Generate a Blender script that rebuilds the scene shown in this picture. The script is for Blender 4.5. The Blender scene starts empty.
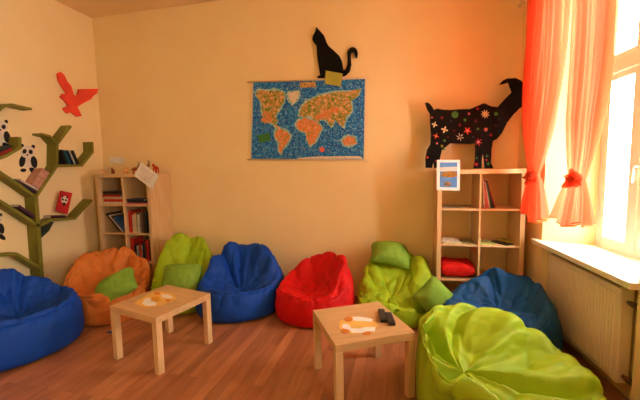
import bpy, bmesh, math, random
import numpy as np
from mathutils import Vector, Matrix
C = bpy.context.scene.collection
PI = math.pi

# ------------------------------------------------------------------ camera
F_PX, PIT, ROLL, YAW, CH = 342.52, 0.093, -0.018, -0.2295, 1.53
fw = Vector((math.sin(YAW)*math.cos(PIT), math.cos(YAW)*math.cos(PIT), -math.sin(PIT)))
rt0 = Vector((math.cos(YAW), -math.sin(YAW), 0)); up0 = rt0.cross(fw)
rt = rt0*math.cos(ROLL) + up0*math.sin(ROLL); up = -rt0*math.sin(ROLL) + up0*math.cos(ROLL)
EYE = Vector((0, 0, CH))
cd = bpy.data.cameras.new('camera'); cam = bpy.data.objects.new('camera', cd); C.objects.link(cam)
cd.sensor_width = 36; cd.lens = F_PX/640*36; cd.clip_start = .02
M4 = Matrix((rt, up, -fw)).transposed().to_4x4(); M4.translation = EYE
cam.matrix_world = M4
bpy.context.scene.camera = cam

# ------------------------------------------------------------------ light, exposure
W0 = Vector((1.18, 3.47, 0)); WD = Vector((.09, -1.22, 0)).normalized(); WN = Vector((-WD.y, WD.x, 0))
def wl(s, off, z): return W0 + WD*s + WN*off + Vector((0, 0, z))      # window wall: along, outward, up
sc = bpy.context.scene
sc.view_settings.view_transform = 'Standard'; sc.view_settings.look = 'None'
sc.view_settings.gamma = 1; sc.view_settings.use_curve_mapping = False
sc.view_settings.exposure = 0.0
wd = bpy.data.worlds.new('sky'); sc.world = wd; wd.use_nodes = True
bg = wd.node_tree.nodes['Background']; bg.inputs[0].default_value = (.93, 1, .93, 1); bg.inputs[1].default_value = 41.0
def portal(s, z, w, h):
    l = bpy.data.lights.new('window_daylight', 'AREA'); l.shape = 'RECTANGLE'; l.size = w; l.size_y = h
    l.cycles.is_portal = True
    o = bpy.data.objects.new('window_daylight', l); C.objects.link(o)
    m = Matrix((WD, Vector((0, 0, 1)), WD.cross(Vector((0, 0, 1))))).transposed()
    if (-m.col[2]).dot(-WN) < 0: m = Matrix((-WD, Vector((0, 0, 1)), (-WD).cross(Vector((0, 0, 1))))).transposed()
    m = m.to_4x4(); m.translation = wl(s, .52, z); o.matrix_world = m
portal(.65, 1.9, .8, 2.1); portal(4.35, 1.9, .9, 2.1)
sc.cycles.use_denoising = True
sc.cycles.max_bounces = 10; sc.cycles.diffuse_bounces = 6; sc.cycles.transparent_max_bounces = 12
sc.cycles.sample_clamp_indirect = 8
sc.cycles.caustics_reflective = False; sc.cycles.caustics_refractive = False

# ------------------------------------------------------------------ helpers
def lin(c):
    return tuple(((v/255)/12.92 if v/255 <= .04045 else (((v/255)+.055)/1.055)**2.4) for v in c)
_m = {}
def mat(name, rgb, rough=.6, rgb2=None, scale=8, spec=.3, bump=0, stretch=None, sheen=0):
    if name in _m: return _m[name]
    m = bpy.data.materials.new(name); m.use_nodes = True; nt = m.node_tree; b = nt.nodes['Principled BSDF']
    b.inputs['Base Color'].default_value = (*lin(rgb), 1); b.inputs['Roughness'].default_value = rough
    b.inputs['Specular IOR Level'].default_value = spec
    if sheen: b.inputs['Sheen Weight'].default_value = sheen
    tc = nt.nodes.new('ShaderNodeTexCoord'); mp = nt.nodes.new('ShaderNodeMapping')
    nt.links.new(tc.outputs['Object'], mp.inputs[0])
    if stretch: mp.inputs['Scale'].default_value = stretch
    n = nt.nodes.new('ShaderNodeTexNoise'); n.inputs['Scale'].default_value = scale; n.inputs['Detail'].default_value = 4
    nt.links.new(mp.outputs[0], n.inputs['Vector'])
    r = nt.nodes.new('ShaderNodeValToRGB'); r.color_ramp.elements[0].position = .35; r.color_ramp.elements[1].position = .65
    r2 = rgb2 or tuple(v*.93 for v in rgb)
    r.color_ramp.elements[0].color = (*lin(rgb), 1); r.color_ramp.elements[1].color = (*lin(r2), 1)
    nt.links.new(n.outputs[0], r.inputs[0]); nt.links.new(r.outputs[0], b.inputs['Base Color'])
    if bump:
        bp = nt.nodes.new('ShaderNodeBump'); bp.inputs['Strength'].default_value = bump; bp.inputs['Distance'].default_value = .01
        nt.links.new(n.outputs[0], bp.inputs['Height']); nt.links.new(bp.outputs[0], b.inputs['Normal'])
    _m[name] = m; return m
class MB:
    def __init__(s): s.v = []; s.f = []
    def poly(s, pts, faces):
        k = len(s.v); s.v += [tuple(p) for p in pts]; s.f += [tuple(i+k for i in f) for f in faces]; return s
    def box(s, x0, x1, y0, y1, z0, z1, fn=None):
        P = [Vector((x, y, z)) for z in (z0, z1) for x, y in ((x0, y0), (x1, y0), (x1, y1), (x0, y1))]
        if fn: P = [fn(*p) for p in P]
        return s.poly(P, [(3, 2, 1, 0), (4, 5, 6, 7), (0, 1, 5, 4), (1, 2, 6, 5), (2, 3, 7, 6), (3, 0, 4, 7)])
    def prism(s, pts, d):                      # closed outline (3D points) pushed along d
        n = len(pts); d = Vector(d); P = [Vector(p) for p in pts]; Q = [p+d for p in P]
        return s.poly(P+Q, [tuple(range(n-1, -1, -1)), tuple(range(n, 2*n))]+[(i, (i+1) % n, n+(i+1) % n, n+i) for i in range(n)])
    def tube(s, pts, r, n=10):
        P = [Vector(p) for p in pts]; k = len(s.v); rs = r if isinstance(r, (list, tuple)) else [r]*len(P)
        for i, p in enumerate(P):
            t = (P[min(i+1, len(P)-1)]-P[max(i-1, 0)]).normalized()
            a = t.cross(Vector((0, 0, 1)) if abs(t.z) < .9 else Vector((1, 0, 0))).normalized(); b = t.cross(a)
            s.v += [tuple(p+(a*math.cos(2*PI*j/n)+b*math.sin(2*PI*j/n))*rs[i]) for j in range(n)]
        for i in range(len(P)-1):
            s.f += [(k+i*n+j, k+i*n+(j+1) % n, k+(i+1)*n+(j+1) % n, k+(i+1)*n+j) for j in range(n)]
        s.f += [tuple(k+j for j in range(n-1, -1, -1)), tuple(k+(len(P)-1)*n+j for j in range(n))]
        return s
    def ell(s, c, r, nu=16, nv=10):
        c = Vector(c); k = len(s.v)
        for j in range(nv+1):
            a = PI*j/nv
            for i in range(nu):
                b = 2*PI*i/nu; s.v.append((c.x+r[0]*math.sin(a)*math.cos(b), c.y+r[1]*math.sin(a)*math.sin(b), c.z+r[2]*math.cos(a)))
        for j in range(nv):
            s.f += [(k+j*nu+i, k+(j+1)*nu+i, k+(j+1)*nu+(i+1) % nu, k+j*nu+(i+1) % nu) for i in range(nu)]
        return s
    def build(s, name, m, parent=None, bevel=0, smooth=False):
        me = bpy.data.meshes.new(name); me.from_pydata([tuple(v) for v in s.v], [], s.f)
        bm = bmesh.new(); bm.from_mesh(me); bmesh.ops.remove_doubles(bm, verts=bm.verts, dist=1e-6)
        bmesh.ops.recalc_face_normals(bm, faces=bm.faces); bm.to_mesh(me); bm.free()
        if smooth: me.polygons.foreach_set('use_smooth', [True]*len(me.polygons))
        me.materials.append(m); o = bpy.data.objects.new(name, me); C.objects.link(o)
        if parent: o.parent = parent
        if bevel:
            b = o.modifiers.new('edge', 'BEVEL'); b.width = bevel; b.segments = 2; b.limit_method = 'ANGLE'
        return o
def tag(o, label=None, cat=None, group=None, kind=None):
    for k, v in (('label', label), ('category', cat), ('group', group), ('kind', kind)):
        if v: o[k] = v
    return o
def thing(name, loc, label, cat, rz=0, group=None):
    o = bpy.data.objects.new(name, None); C.objects.link(o); o.location = loc; o.rotation_euler = (0, 0, rz)
    o.empty_display_size = .1
    return tag(o, label, cat, group)
def struct(o): o['kind'] = 'structure'; return o
def at(u, v, axis, val):                      # where the sight line of a photo point meets a world plane
    d = fw + rt*((u-320)/F_PX) - up*((v-200)/F_PX)
    return EYE + d*((val-EYE[axis])/d[axis])
def atw(u, v, off):                           # the same on a plane parallel to the window wall
    d = fw + rt*((u-320)/F_PX) - up*((v-200)/F_PX); P0 = wl(0, off, 0)
    return EYE + d*((P0-EYE).dot(WN)/d.dot(WN))

# ------------------------------------------------------------------ materials
M_wall = mat('orange_wall_paint', (247, 225, 172), .85, (244, 220, 166), 2.5, .1)
M_ceil = mat('orange_ceiling_paint', (236, 208, 160), .9, (232, 204, 156), 2, .05)
M_white = mat('white_gloss_paint', (246, 240, 226), .35, (240, 234, 220), 3, .4)
M_birch = mat('birch_veneer', (222, 186, 138), .45, (210, 172, 122), 5, .3, 0, (8, 8, .8))
M_birch2 = mat('birch_table_foil', (212, 174, 124), .4, (200, 160, 110), 5, .35, 0, (1, 9, 9))
M_tree = mat('olive_green_board', (132, 126, 40), .6, (120, 114, 34), 6)
M_rad = mat('radiator_enamel', (246, 228, 204), .45, (243, 224, 199), 3, .4)
M_brass = mat('dull_brass', (120, 84, 52), .35, (96, 66, 40), 30, .6)
M_black = mat('black_board', (9, 8, 8), .6, (12, 10, 10), 10, .15)
M_eagle = mat('coral_red_board', (246, 78, 56), .6)
M_paper = mat('white_paper', (250, 248, 246), .8)
M_pages = mat('book_pages', (226, 214, 194), .85, (208, 196, 176), 90)
def laminate():
    m = bpy.data.materials.new('laminate_planks'); m.use_nodes = True; nt = m.node_tree; b = nt.nodes['Principled BSDF']; N = nt.nodes.new; L = nt.links.new
    tc = N('ShaderNodeTexCoord'); mp = N('ShaderNodeMapping'); mp.inputs['Rotation'].default_value = (0, 0, PI/2)
    L(tc.outputs['Object'], mp.inputs[0])
    br = N('ShaderNodeTexBrick'); br.inputs['Scale'].default_value = 1; br.inputs['Brick Width'].default_value = .9; br.inputs['Row Height'].default_value = .085
    br.inputs['Mortar Size'].default_value = .0012; br.inputs['Mortar Smooth'].default_value = .3; br.offset = .37; br.inputs['Bias'].default_value = 0
    br.inputs['Color1'].default_value = (*lin((196, 132, 90)), 1); br.inputs['Color2'].default_value = (*lin((162, 104, 70)), 1); br.inputs['Mortar'].default_value = (*lin((142, 90, 60)), 1)
    L(mp.outputs[0], br.inputs['Vector'])
    mp2 = N('ShaderNodeMapping'); mp2.inputs['Scale'].default_value = (4.5, .8, 1); L(tc.outputs['Object'], mp2.inputs[0])
    n = N('ShaderNodeTexNoise'); n.inputs['Scale'].default_value = 3; n.inputs['Detail'].default_value = 6; n.inputs['Distortion'].default_value = .8; L(mp2.outputs[0], n.inputs['Vector'])
    r = N('ShaderNodeValToRGB'); r.color_ramp.elements[0].position = .3; r.color_ramp.elements[0].color = (.72, .66, .6, 1); r.color_ramp.elements[1].position = .62; r.color_ramp.elements[1].color = (1, 1, 1, 1)
    L(n.outputs[0], r.inputs[0]); mx = N('ShaderNodeMix'); mx.data_type = 'RGBA'; mx.blend_type = 'MULTIPLY'; mx.inputs[0].default_value = 1
    L(br.outputs[0], mx.inputs[6]); L(r.outputs[0], mx.inputs[7]); L(mx.outputs[2], b.inputs['Base Color'])
    b.inputs['Roughness'].default_value = .38; b.inputs['Specular IOR Level'].default_value = .35
    return m
def sheer():
    m = bpy.data.materials.new('orange_voile'); m.use_nodes = True; nt = m.node_tree; N = nt.nodes.new; L = nt.links.new
    for n in list(nt.nodes): nt.nodes.remove(n)
    out = N('ShaderNodeOutputMaterial'); d = N('ShaderNodeBsdfDiffuse'); t = N('ShaderNodeBsdfTranslucent'); tr = N('ShaderNodeBsdfTransparent')
    d.inputs[0].default_value = (*lin((252, 128, 96)), 1); t.inputs[0].default_value = (*lin((255, 132, 96)), 1); tr.inputs[0].default_value = (1, .80, .62, 1)
    a = N('ShaderNodeMixShader'); a.inputs[0].default_value = .6; L(d.outputs[0], a.inputs[1]); L(t.outputs[0], a.inputs[2])
    b = N('ShaderNodeMixShader'); b.inputs[0].default_value = .66; L(tr.outputs[0], b.inputs[1]); L(a.outputs[0], b.inputs[2])
    L(b.outputs[0], out.inputs[0]); return m
def glass():
    m = bpy.data.materials.new('window_glass'); m.use_nodes = True; nt = m.node_tree; N = nt.nodes.new; L = nt.links.new
    for n in list(nt.nodes): nt.nodes.remove(n)
    out = N('ShaderNodeOutputMaterial'); tr = N('ShaderNodeBsdfTransparent'); g = N('ShaderNodeBsdfGlossy'); g.inputs['Roughness'].default_value = .03
    x = N('ShaderNodeMixShader'); x.inputs[0].default_value = .05; L(tr.outputs[0], x.inputs[1]); L(g.outputs[0], x.inputs[2]); L(x.outputs[0], out.inputs[0]); return m
M_floor, M_sheer, M_glass = laminate(), sheer(), glass()

# ------------------------------------------------------------------ room
LX, BY, HC, FY = -4.0, 3.97, 3.57, -2.6
struct(MB().box(LX-.2, 2.3, FY-.2, BY+.2, -.15, 0).build('floor', M_floor))
struct(MB().box(LX-.2, 2.3, FY-.2, BY+.2, HC, HC+.15).build('ceiling', M_ceil))
struct(MB().box(LX-.2, 1.7, BY, BY+.2, 0, HC).build('wall_back', M_wall))
struct(MB().box(LX-.2, LX, FY, BY, 0, HC).build('wall_left', M_wall))
struct(MB().box(LX-.2, 2.3, FY-.2, FY, 0, HC).build('wall_front', M_wall))
def wpoly(b, plan, z0, z1): b.prism([wl(s, o, z0) for s, o in plan], (0, 0, z1-z0))
w = MB(); T0, T1 = .06, .50; WT = 2.95
wpoly(w, [(-.50, T0), (.08, T0), (.25, .40), (.25, T1), (-.50, T1)], .0, HC)
wpoly(w, [(1.22, T0), (3.9, T0), (3.9, T1), (1.05, T1), (1.05, .40)], 0, HC)
wpoly(w, [(.08, .20), (1.22, .20), (1.22, T1), (.08, T1)], 0, .808)
wpoly(w, [(.08, T0), (1.22, T0), (1.22, T1), (.08, T1)], WT, HC)
wpoly(w, [(3.9, T0), (4.8, T0), (4.8, T1), (3.9, T1)], 0, .85)
wpoly(w, [(3.9, T0), (4.8, T0), (4.8, T1), (3.9, T1)], WT, HC)
wpoly(w, [(4.8, T0), (6.05, T0), (6.05, T1), (4.8, T1)], 0, HC)
struct(w.build('wall_right', M_wall))
def window(name, s0, s1, z0, z1, zt, mull, sill):
    r = bpy.data.objects.new(name, None); C.objects.link(r); r['kind'] = 'structure'
    def B(nm, s_0, s_1, o0, o1, za, zb, m=M_white, bev=.004, par=r):
        return MB().box(s_0, s_1, o0, o1, za, zb, wl).build(nm, m, par, bev)
    f = MB()
    for a in ((s0, s0+.05, z0, z1), (s1-.05, s1, z0, z1), (s0, s1, z0, z0+.05), (s0, s1, z1-.05, z1)): f.box(a[0], a[1], .39, .48, a[2], a[3], wl)
    f.build('window_frame', M_white, r, .004)
    B('transom', s0+.05, s1-.05, .36, .47, zt, zt+.10)
    B('mullion', mull-.03, mull+.03, .375, .47, z0+.05, z1-.05)
    for a, b_ in ((s0+.05, mull-.03), (mull+.03, s1-.05)):
        for za, zb in ((z0+.05, zt), (zt+.10, z1-.05)):
            q = MB(); g = .045
            for e in ((a, a+g, za, zb), (b_-g, b_, za, zb), (a+g, b_-g, za, za+g), (a+g, b_-g, zb-g, zb)): q.box(e[0], e[1], .385, .435, e[2], e[3], wl)
            sh = q.build('sash', M_white, r, .003)
            MB().box(a+g, b_-g, .408, .412, za+g, zb-g, wl).build('pane', M_glass, sh)
    hz = 1.50
    h = MB().tube([wl(mull+.03, .385, hz), wl(mull+.03, .345, hz), wl(mull+.03, .34, hz-.02), wl(mull+.03, .34, hz-.11)], .009)
    h.build('window_handle', M_white, r, smooth=True)
    MB().prism([wl(s, o, sill) for s, o in ([(0, 0), (1.24, 0), (1.24, T0), (1.22, T0), (1.05, .39), (.25, .39), (.08, T0), (0, T0)] if name == 'window_1' else [(s0-.05, 0), (s1+.05, 0), (s1+.05, T0), (s1, T0), (s1, .39), (s0, .39), (s0, T0), (s0-.05, T0)])], (0, 0, .04)).build('window_sill', M_white, r, .006)
    return r
window('window_1', .25, 1.05, .85, WT, 2.20, .66, .81)
window('window_2', 3.9, 4.8, .89, WT, 2.20, 4.35, .85)

# radiator
t = thing('radiator', wl(.6, .10, 0), 'cream ribbed panel radiator in the niche under the window sill', 'radiator')
def rp(m_, nm, mt, **k):
    o = m_.build(nm, mt, None, **k); o.parent = t; o.matrix_parent_inverse = Matrix.Translation(-t.location); return o
b = MB(); b.box(.115, 1.03, .10, .175, .12, .74, wl); rp(b, 'panel', M_rad, bevel=.008)
b = MB(); n = 26
for i in range(n):
    s = .16+i*(.83/n); b.prism([wl(s, .101, .16), wl(s+.008, .094, .16), wl(s+.018, .094, .16), wl(s+.026, .101, .16)], (0, 0, .54))
rp(b, 'rib', M_rad)['kind'] = 'stuff'
b = MB()
for i in range(30): b.box(.13+i*.029, .142+i*.029, .115, .16, .741, .746, wl)
rp(b, 'top_grille', mat('grille_enamel', (190, 160, 124), .5))
for z in (.66, .17):
    b = MB(); b.tube([wl(1.03, .14, z), wl(1.06, .14, z)], .012); b.tube([wl(1.055, .14, z), wl(1.10, .14, z)], .019, 12); b.tube([wl(1.10, .14, z), wl(1.125, .14, z), wl(1.135, .15, z-.01), wl(1.14, .19, z-.01)], .009)
    rp(b, 'valve', M_brass, smooth=True)['label'] = 'brass valve'

# ------------------------------------------------------------------ curtains
def curtain(s0t, s1t, s0k, s1k, s0b, s1b, zk, zb, lab, ph, top=3.05, off=0.0):
    root = thing('curtain', wl((s0b+s1b)/2, off, zb), lab, 'curtain', group=None)
    nu, rows = 96, []
    zs = [top-(top-zk)*(i/40) for i in range(41)] + [zk-(zk-zb)*(i/14) for i in range(1, 15)]
    g = MB()
    for z in zs:
        if z >= zk:
            q = (z-zk)/(top-zk); e = 1-(1-min(1, q*1.15))**2.6
            a, b_ = s0k+(s0t-s0k)*e, s1k+(s1t-s1k)*e; amp = .012+.028*min(1, q*4)
        else:
            q = (zk-z)/(zk-zb); e = q**.6; a, b_ = s0k+(s0b-s0k)*e, s1k+(s1b-s1k)*e; amp = .018+.03*q
        for i in range(nu+1):
            x = i/nu; fold = math.sin(x*2*PI*6.5+ph+.6*math.sin(z*1.3+ph))+.35*math.sin(x*2*PI*15+ph*2+z)
            flo = (.03*math.sin(z*2+ph+x*3) if z >= zk else 0)
            zz = z + (.03*math.sin(x*PI*2.2+ph) * max(0, (zk-z)/(zk-zb)) if z < zk else 0)
            p = wl(a+(b_-a)*x, off+amp*fold+flo*.4-.02, zz); g.v.append(tuple(p-root.location))
    W = nu+1
    g.f = [(j*W+i, j*W+i+1, (j+1)*W+i+1, (j+1)*W+i) for j in range(len(zs)-1) for i in range(nu)]
    dr = g.build('drape', M_sheer, root, smooth=True)
    # hem line and gathered knot
    k = len(zs)-1
    g2 = MB(); g2.tube([g.v[k*W+i] for i in range(0, W, 2)], .0045, 6); g2.build('hem', mat('orange_hem', (214, 110, 40), .7), dr, smooth=True)
    kn = MB(); c = wl((s0k+s1k)/2, off-.02, zk)-root.location; rr = random.Random(int(ph*10))
    for j in range(11):                      # loops of gathered cloth
        a = j*2*PI/11+rr.uniform(-.2, .2); l = rr.uniform(.045, .10); Z = Vector((0, 0, 1))
        e1 = WD*math.cos(a)+Z*math.sin(a)*.8; e2 = WD*math.cos(a+.7)+Z*math.sin(a+.7)*.8; f_ = -WN*rr.uniform(.01, .045)
        kn.tube([c+e1*.01, c+e1*l*.6+f_, c+(e1+e2)*l*.55+f_*1.4, c+e2*l*.6+f_, c+e2*.01], [.008, .026, .016, .026, .008], 8)
    kn.ell(c, (.04, .055, .045)); kn.build('tie_bow', M_sheer, root, smooth=True)
    return root
curtain(-.11, .50, .08, .21, -.03, .34, 1.43, 1.06, 'orange sheer curtain tied in a bow beside the black goat, nearer the room corner', .4, off=-.03)
curtain(.57, 1.02, .64, .80, .46, .91, 1.42, 1.10, 'orange sheer curtain tied in a bow over the middle of the window', 2.1, off=0.0)
rod = thing('curtain_rod', wl(.5, .0, 3.06), 'white curtain rod above the window holding the orange curtains', 'curtain rod')
b = MB(); b.tube([wl(-.40, -.02, 3.07)-rod.location, wl(1.3, -.02, 3.07)-rod.location], .012); b.build('pole', M_white, rod, smooth=True)
for s in (-.3, 1.28): MB().tube([wl(s, -.02, 3.07)-rod.location, wl(s, .06, 3.07)-rod.location], .008).build('bracket', M_white, rod)

# ------------------------------------------------------------------ bookcases
def bookcase(x, y, w, d, h, lab, rows=4, mt=None):
    r = thing('bookcase', (x, y, 0), lab, 'bookcase'); mt = mt or M_birch; T = .042; t_ = .018
    for X in (0, w-T): MB().box(X, X+T, 0, d, 0, h-T).build('side_panel', mt, r, .002)
    MB().box(0, w, 0, d, h-T, h).build('top_panel', mt, r, .002)
    MB().box(T, w-T, 0, d, 0, T).build('bottom_panel', mt, r, .002)
    MB().box(w/2-t_/2, w/2+t_/2, .003, d, T, h-T).build('divider', mt, r, .001)
    ch = (h-2*T-(rows-1)*t_)/rows; lv = [T]
    for i in range(1, rows):
        z = T+i*ch+(i-1)*t_; lv.append(z+t_)
        for a, b_ in ((T, w/2-t_/2), (w/2+t_/2, w-T)): MB().box(a, b_, .003, d, z, z+t_).build('shelf', mt, r, .001)
    return r, lv
RX, RY, RH = .363, 3.546, 1.49
LXc, LYc = -3.743, 3.573
rc, RLV = bookcase(RX, RY, .79, .39, RH, 'pale birch cube bookcase beside the window carrying the black goat')
lc, LLV = bookcase(LXc, LYc, .79, .385, 1.502, 'birch cube bookcase crowded with books in the far left corner')

# ------------------------------------------------------------------ tables
def side_table(x, y, rz, lab):
    r = thing('side_table', (x, y, 0), lab, 'table', rz, 'low square side tables')
    MB().box(-.275, .275, -.275, .275, .40, .45).build('tabletop', M_birch2, r, .002)
    for a in (-1, 1):
        for b_ in (-1, 1):
            MB().box(min(a*.275, a*.225), max(a*.275, a*.225), min(b_*.275, b_*.225), max(b_*.275, b_*.225), 0, .40).build('leg', M_birch, r, .002)
    return r
TA = (-1.953, 2.427, 1.332-PI/2); TB = (-.270, 2.3385, .5047)
side_table(*TA, 'low square birch table on the left with only a paper cut-out on it')
side_table(*TB, 'low square birch table in front of the red bean bag, carrying two remotes')

# ------------------------------------------------------------------ bean bags
def fabric(name, rgb):
    m = mat(name, rgb, .62, tuple(v*.94 for v in rgb), 14, .25, .12); return m
def perlin(P, seed):
    rs = np.random.RandomState(seed); tab = rs.permutation(256); tab = np.concatenate([tab, tab, tab]); G = rs.normal(size=(256, 3)); G /= np.linalg.norm(G, axis=1, keepdims=True)
    I = np.floor(P).astype(int); F = P-I; I &= 255; W = F*F*F*(F*(F*6-15)+10); out = 0
    for dx in (0, 1):
        for dy in (0, 1):
            for dz in (0, 1):
                g = G[tab[tab[tab[(I[..., 0]+dx) & 255]+((I[..., 1]+dy) & 255)]+((I[..., 2]+dz) & 255)] & 255]
                d = (g*(F-np.array([dx, dy, dz]))).sum(-1)
                w = (W[..., 0] if dx else 1-W[..., 0])*(W[..., 1] if dy else 1-W[..., 1])*(W[..., 2] if dz else 1-W[..., 2])
                out = out+w*d
    return out
def wrap(a): return (a+PI) % (2*PI)-PI
def bean_bag(x, y, rz, R, hf, hb, zc, rgb, lab, seed, ncr=9, amp=.03, cy=.0, lean=.30, sq=(1, 1), creases=None, tagat=None, lobe=0, seam=True, rimf=.86, noise=1.0, cx=0., fr=.35, wallx=None, nf=7.0, ns=(1, 1, .55)):
    rs = np.random.RandomState(seed)
    r = thing('bean_bag', (x, y, 0), lab, 'bean bag', rz)
    NU, NV = 240, 130
    th = np.linspace(0, 2*PI, NU, endpoint=False); tt = np.linspace(0, 1, NV)
    sb = np.sin(th); bb = np.clip((sb+.5)/1.42, 0, 1); bb = bb*bb*(3-2*bb)
    if lobe: bb = bb*(1-lobe*np.exp(-(np.array([wrap(a-PI/2) for a in th])/.22)**2))
    h = hf+(hb-hf)*bb+sum(.011*np.sin(k_*th+rs.uniform(0, 6)) for k_ in (3, 4, 5, 7))*(.2+.5*bb); rim = R*(rimf-lean*bb)
    one = np.ones(NU)
    pr = [0*one, .5*R*one, .86*R*one, .985*R*one, R*1.02*one, (1.0-.04*bb)*R, (.96-.16*bb)*R, rim+.05*R, rim-.03*R, rim*.70, rim*.34, 0*one]
    pz = [0*one, 0*one, .0*one, .04*one, .14*one, .14+(h-.14)*.40, .14+(h-.14)*.74, h-.035, h-.02, zc+(h-zc)*.45, zc+(h-zc)*.10, zc*one]
    K = len(pr); P = np.array([pr, pz])      # 2,K,NU
    u = tt*(K-1); i1 = np.clip(u.astype(int), 0, K-2); f = u-i1
    g = lambda k: P[:, np.clip(k, 0, K-1), :]
    ff = f[None, :, None]
    p0, p1, p2, p3 = g(i1-1), g(i1), g(i1+1), g(i1+2)
    S = .5*((2*p1)+(-p0+p2)*ff+(2*p0-5*p1+4*p2-p3)*ff**2+(-p0+3*p1-3*p2+p3)*ff**3)
    rr, zz = S[0], np.maximum(S[1], 0)
    inner = np.clip((tt-.62)/.3, 0, 1)[:, None]
    inner = inner*inner*(3-2*inner); X = rr*np.cos(th)[None]*sq[0]+cx*R*inner; Y = rr*np.sin(th)[None]*sq[1]+cy*R*inner
    V = np.stack([X, Y, zz], -1)
    def normals(V):
        du = np.roll(V, -1, 1)-np.roll(V, 1, 1); dv = np.gradient(V, axis=0); n_ = np.cross(du, dv)
        return n_/(np.linalg.norm(n_, axis=2, keepdims=True)+1e-9)
    Nn = normals(V)
    T = tt[:, None]; TH = th[None]; D = np.zeros((NV, NU))
    up_w = np.clip((T-.36)/.2, 0, 1); up_w = up_w*up_w*(3-2*up_w); cen = np.clip((1-T)/.26, 0, 1)**.8
    cr = list(creases or [])
    for k in range(ncr):
        q = -1+2*(k+.5)/ncr+rs.uniform(-.5, .5)/ncr; a = PI/2+q*.95*PI
        bk = fr+(1-fr)*math.exp(-(q/.55)**2)
        cr.append((a, rs.uniform(-.9, .9), rs.uniform(.08, .24), rs.uniform(.3, 1.35)*bk, rs.uniform(.38, .70)))
    for a, tw, wdt, am, t0 in cr:
        d = (TH-a-tw*(T-.7)*2+.08*np.sin(T*17+a*5)+PI) % (2*PI)-PI
        ww = np.clip((T-t0)/.24, 0, 1); ww = ww*ww*(3-2*ww)*(.45+.55*np.clip((T-.62)/.1, 0, 1))
        D -= amp*am*ww*cen*(np.exp(-np.abs(d)/wdt)*1.2-.5*np.exp(-((np.abs(d)-wdt*2.2)/wdt/1.1)**2))
    warp = np.stack([perlin(V*3+7*q, seed+q) for q in (1, 2, 3)], -1)
    Q = V*np.array(ns)+warp*.10
    n1 = perlin(Q*nf, seed+5); n2 = perlin(Q*15+3, seed+6)
    low = .12+.88*up_w
    D += noise*low*(.020*(7/nf)*(np.minimum(np.abs(n1), .25)/.25)**.65-.012)
    D += noise*low*(.007*(np.minimum(np.abs(n2), .25)/.25)**.7-.004)
    D += .012*np.sin(2*TH+rs.uniform(0, 6))*np.clip(T/.2, 0, 1)*cen
    if seam:
        front = 1-np.clip((sb+.2)/.7, 0, 1)[None]
        D -= .012*np.exp(-((T-.585-.02*np.sin(TH*3))/.012)**2)*(.35+.65*front)
    V = V+Nn*D[..., None]; V[..., 2] = np.maximum(V[..., 2], .0)
    lim = []
    for bx, by, bR in BAGS:
        d = math.hypot(bx-x, by-y)
        if .06 < d < R*max(sq)+bR+.15: lim.append(((bx-x)/d, (by-y)/d, d*R/(R+bR)-.004 if max(sq) == 1 else d*.53))
    if wallx is not None: lim.append((-1., 0., x-wallx))
    for nx, ny, L_ in lim:                   # a bag flattens where it presses on its neighbour
        c_, s_ = math.cos(-rz), math.sin(-rz); ax, ay = c_*nx-s_*ny, s_*nx+c_*ny
        q = V[..., 0]*ax+V[..., 1]*ay; m_ = .05; e_ = np.clip(q-(L_-m_), 0, None); dq = np.where(q > L_-m_, (L_-m_+m_*(1-np.exp(-e_/m_)))-q, 0)
        V[..., 0] += dq*ax; V[..., 1] += dq*ay
    m = MB(); k0 = 3
    m.v = [tuple(v) for v in V[k0:NV-1].reshape(-1, 3)]; n_ = NV-1-k0
    m.f = [(j*NU+i, j*NU+(i+1) % NU, (j+1)*NU+(i+1) % NU, (j+1)*NU+i) for j in range(n_-1) for i in range(NU)]
    m.v.append((0, 0, 0)); m.v.append(tuple(V[NV-1].mean(0))); c0 = len(m.v)-2
    m.f += [(c0, (i+1) % NU, i) for i in range(NU)]+[(c0+1, (n_-1)*NU+i, (n_-1)*NU+(i+1) % NU) for i in range(NU)]
    m.build('cover', fabric('fabric_%d_%d_%d' % rgb, rgb), r, smooth=True)
    if tagat:
        a, t_ = tagat; j = int(t_*(NV-1)); i = int(a/(2*PI)*NU) % NU; c = Vector(V[j, i]); n3 = Vector(Nn[j, i])
        tv = Vector(V[j-3, i]-V[j, i]).normalized(); sv = n3.cross(tv).normalized()
        MB().prism([c+n3*.004+sv*.012, c+n3*.004-sv*.012, c+n3*.012-sv*.012+tv*.035, c+n3*.012+sv*.012+tv*.035], n3*.004).build('zip_tag', M_black, r)['label'] = 'black zip tag'
    return r
BLUE, ORANGE, LIME, RED = (14, 72, 176), (208, 120, 50), (160, 192, 26), (212, 12, 12)
def face(x, y, tx=0., ty=0.): return math.atan2(ty-y, tx-x)+PI/2     # turns the bag's front towards a point
BAGS = [(-3.30, 2.20, .50), (-3.10, 3.05, .45), (-2.42, 3.42, .40), (-1.72, 3.42, .48), (-.86, 3.40, .42), (-.05, 3.52, .40), (.82, 3.09, .44), (.575, 2.19, .50)]
bean_bag(-3.30, 2.20, face(-3.3, 2.2, -1.5, 2.6), .50, .42, .65, .27, BLUE, 'deep blue bean bag at the left edge below the green tree shelf', 3, 8, .045, cy=-.12, lean=.12)
bean_bag(-3.10, 3.05, face(-3.05, 3.05, -1.5, 1.), .45, .33, .62, .25, ORANGE, 'orange crumpled bean bag in front of the crowded bookcase', 17, 6, .03, lean=.14, noise=1.7, nf=5.5, ns=(1, 1, .8), cy=-.2)
bean_bag(-2.42, 3.42, face(-2.4, 3.4, -1.6, 1.5), .40, .30, .74, .26, LIME, 'lime green bean bag between the left bookcase and a blue bean bag', 23, 7, .045, lean=.20, cy=-.25)
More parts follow.
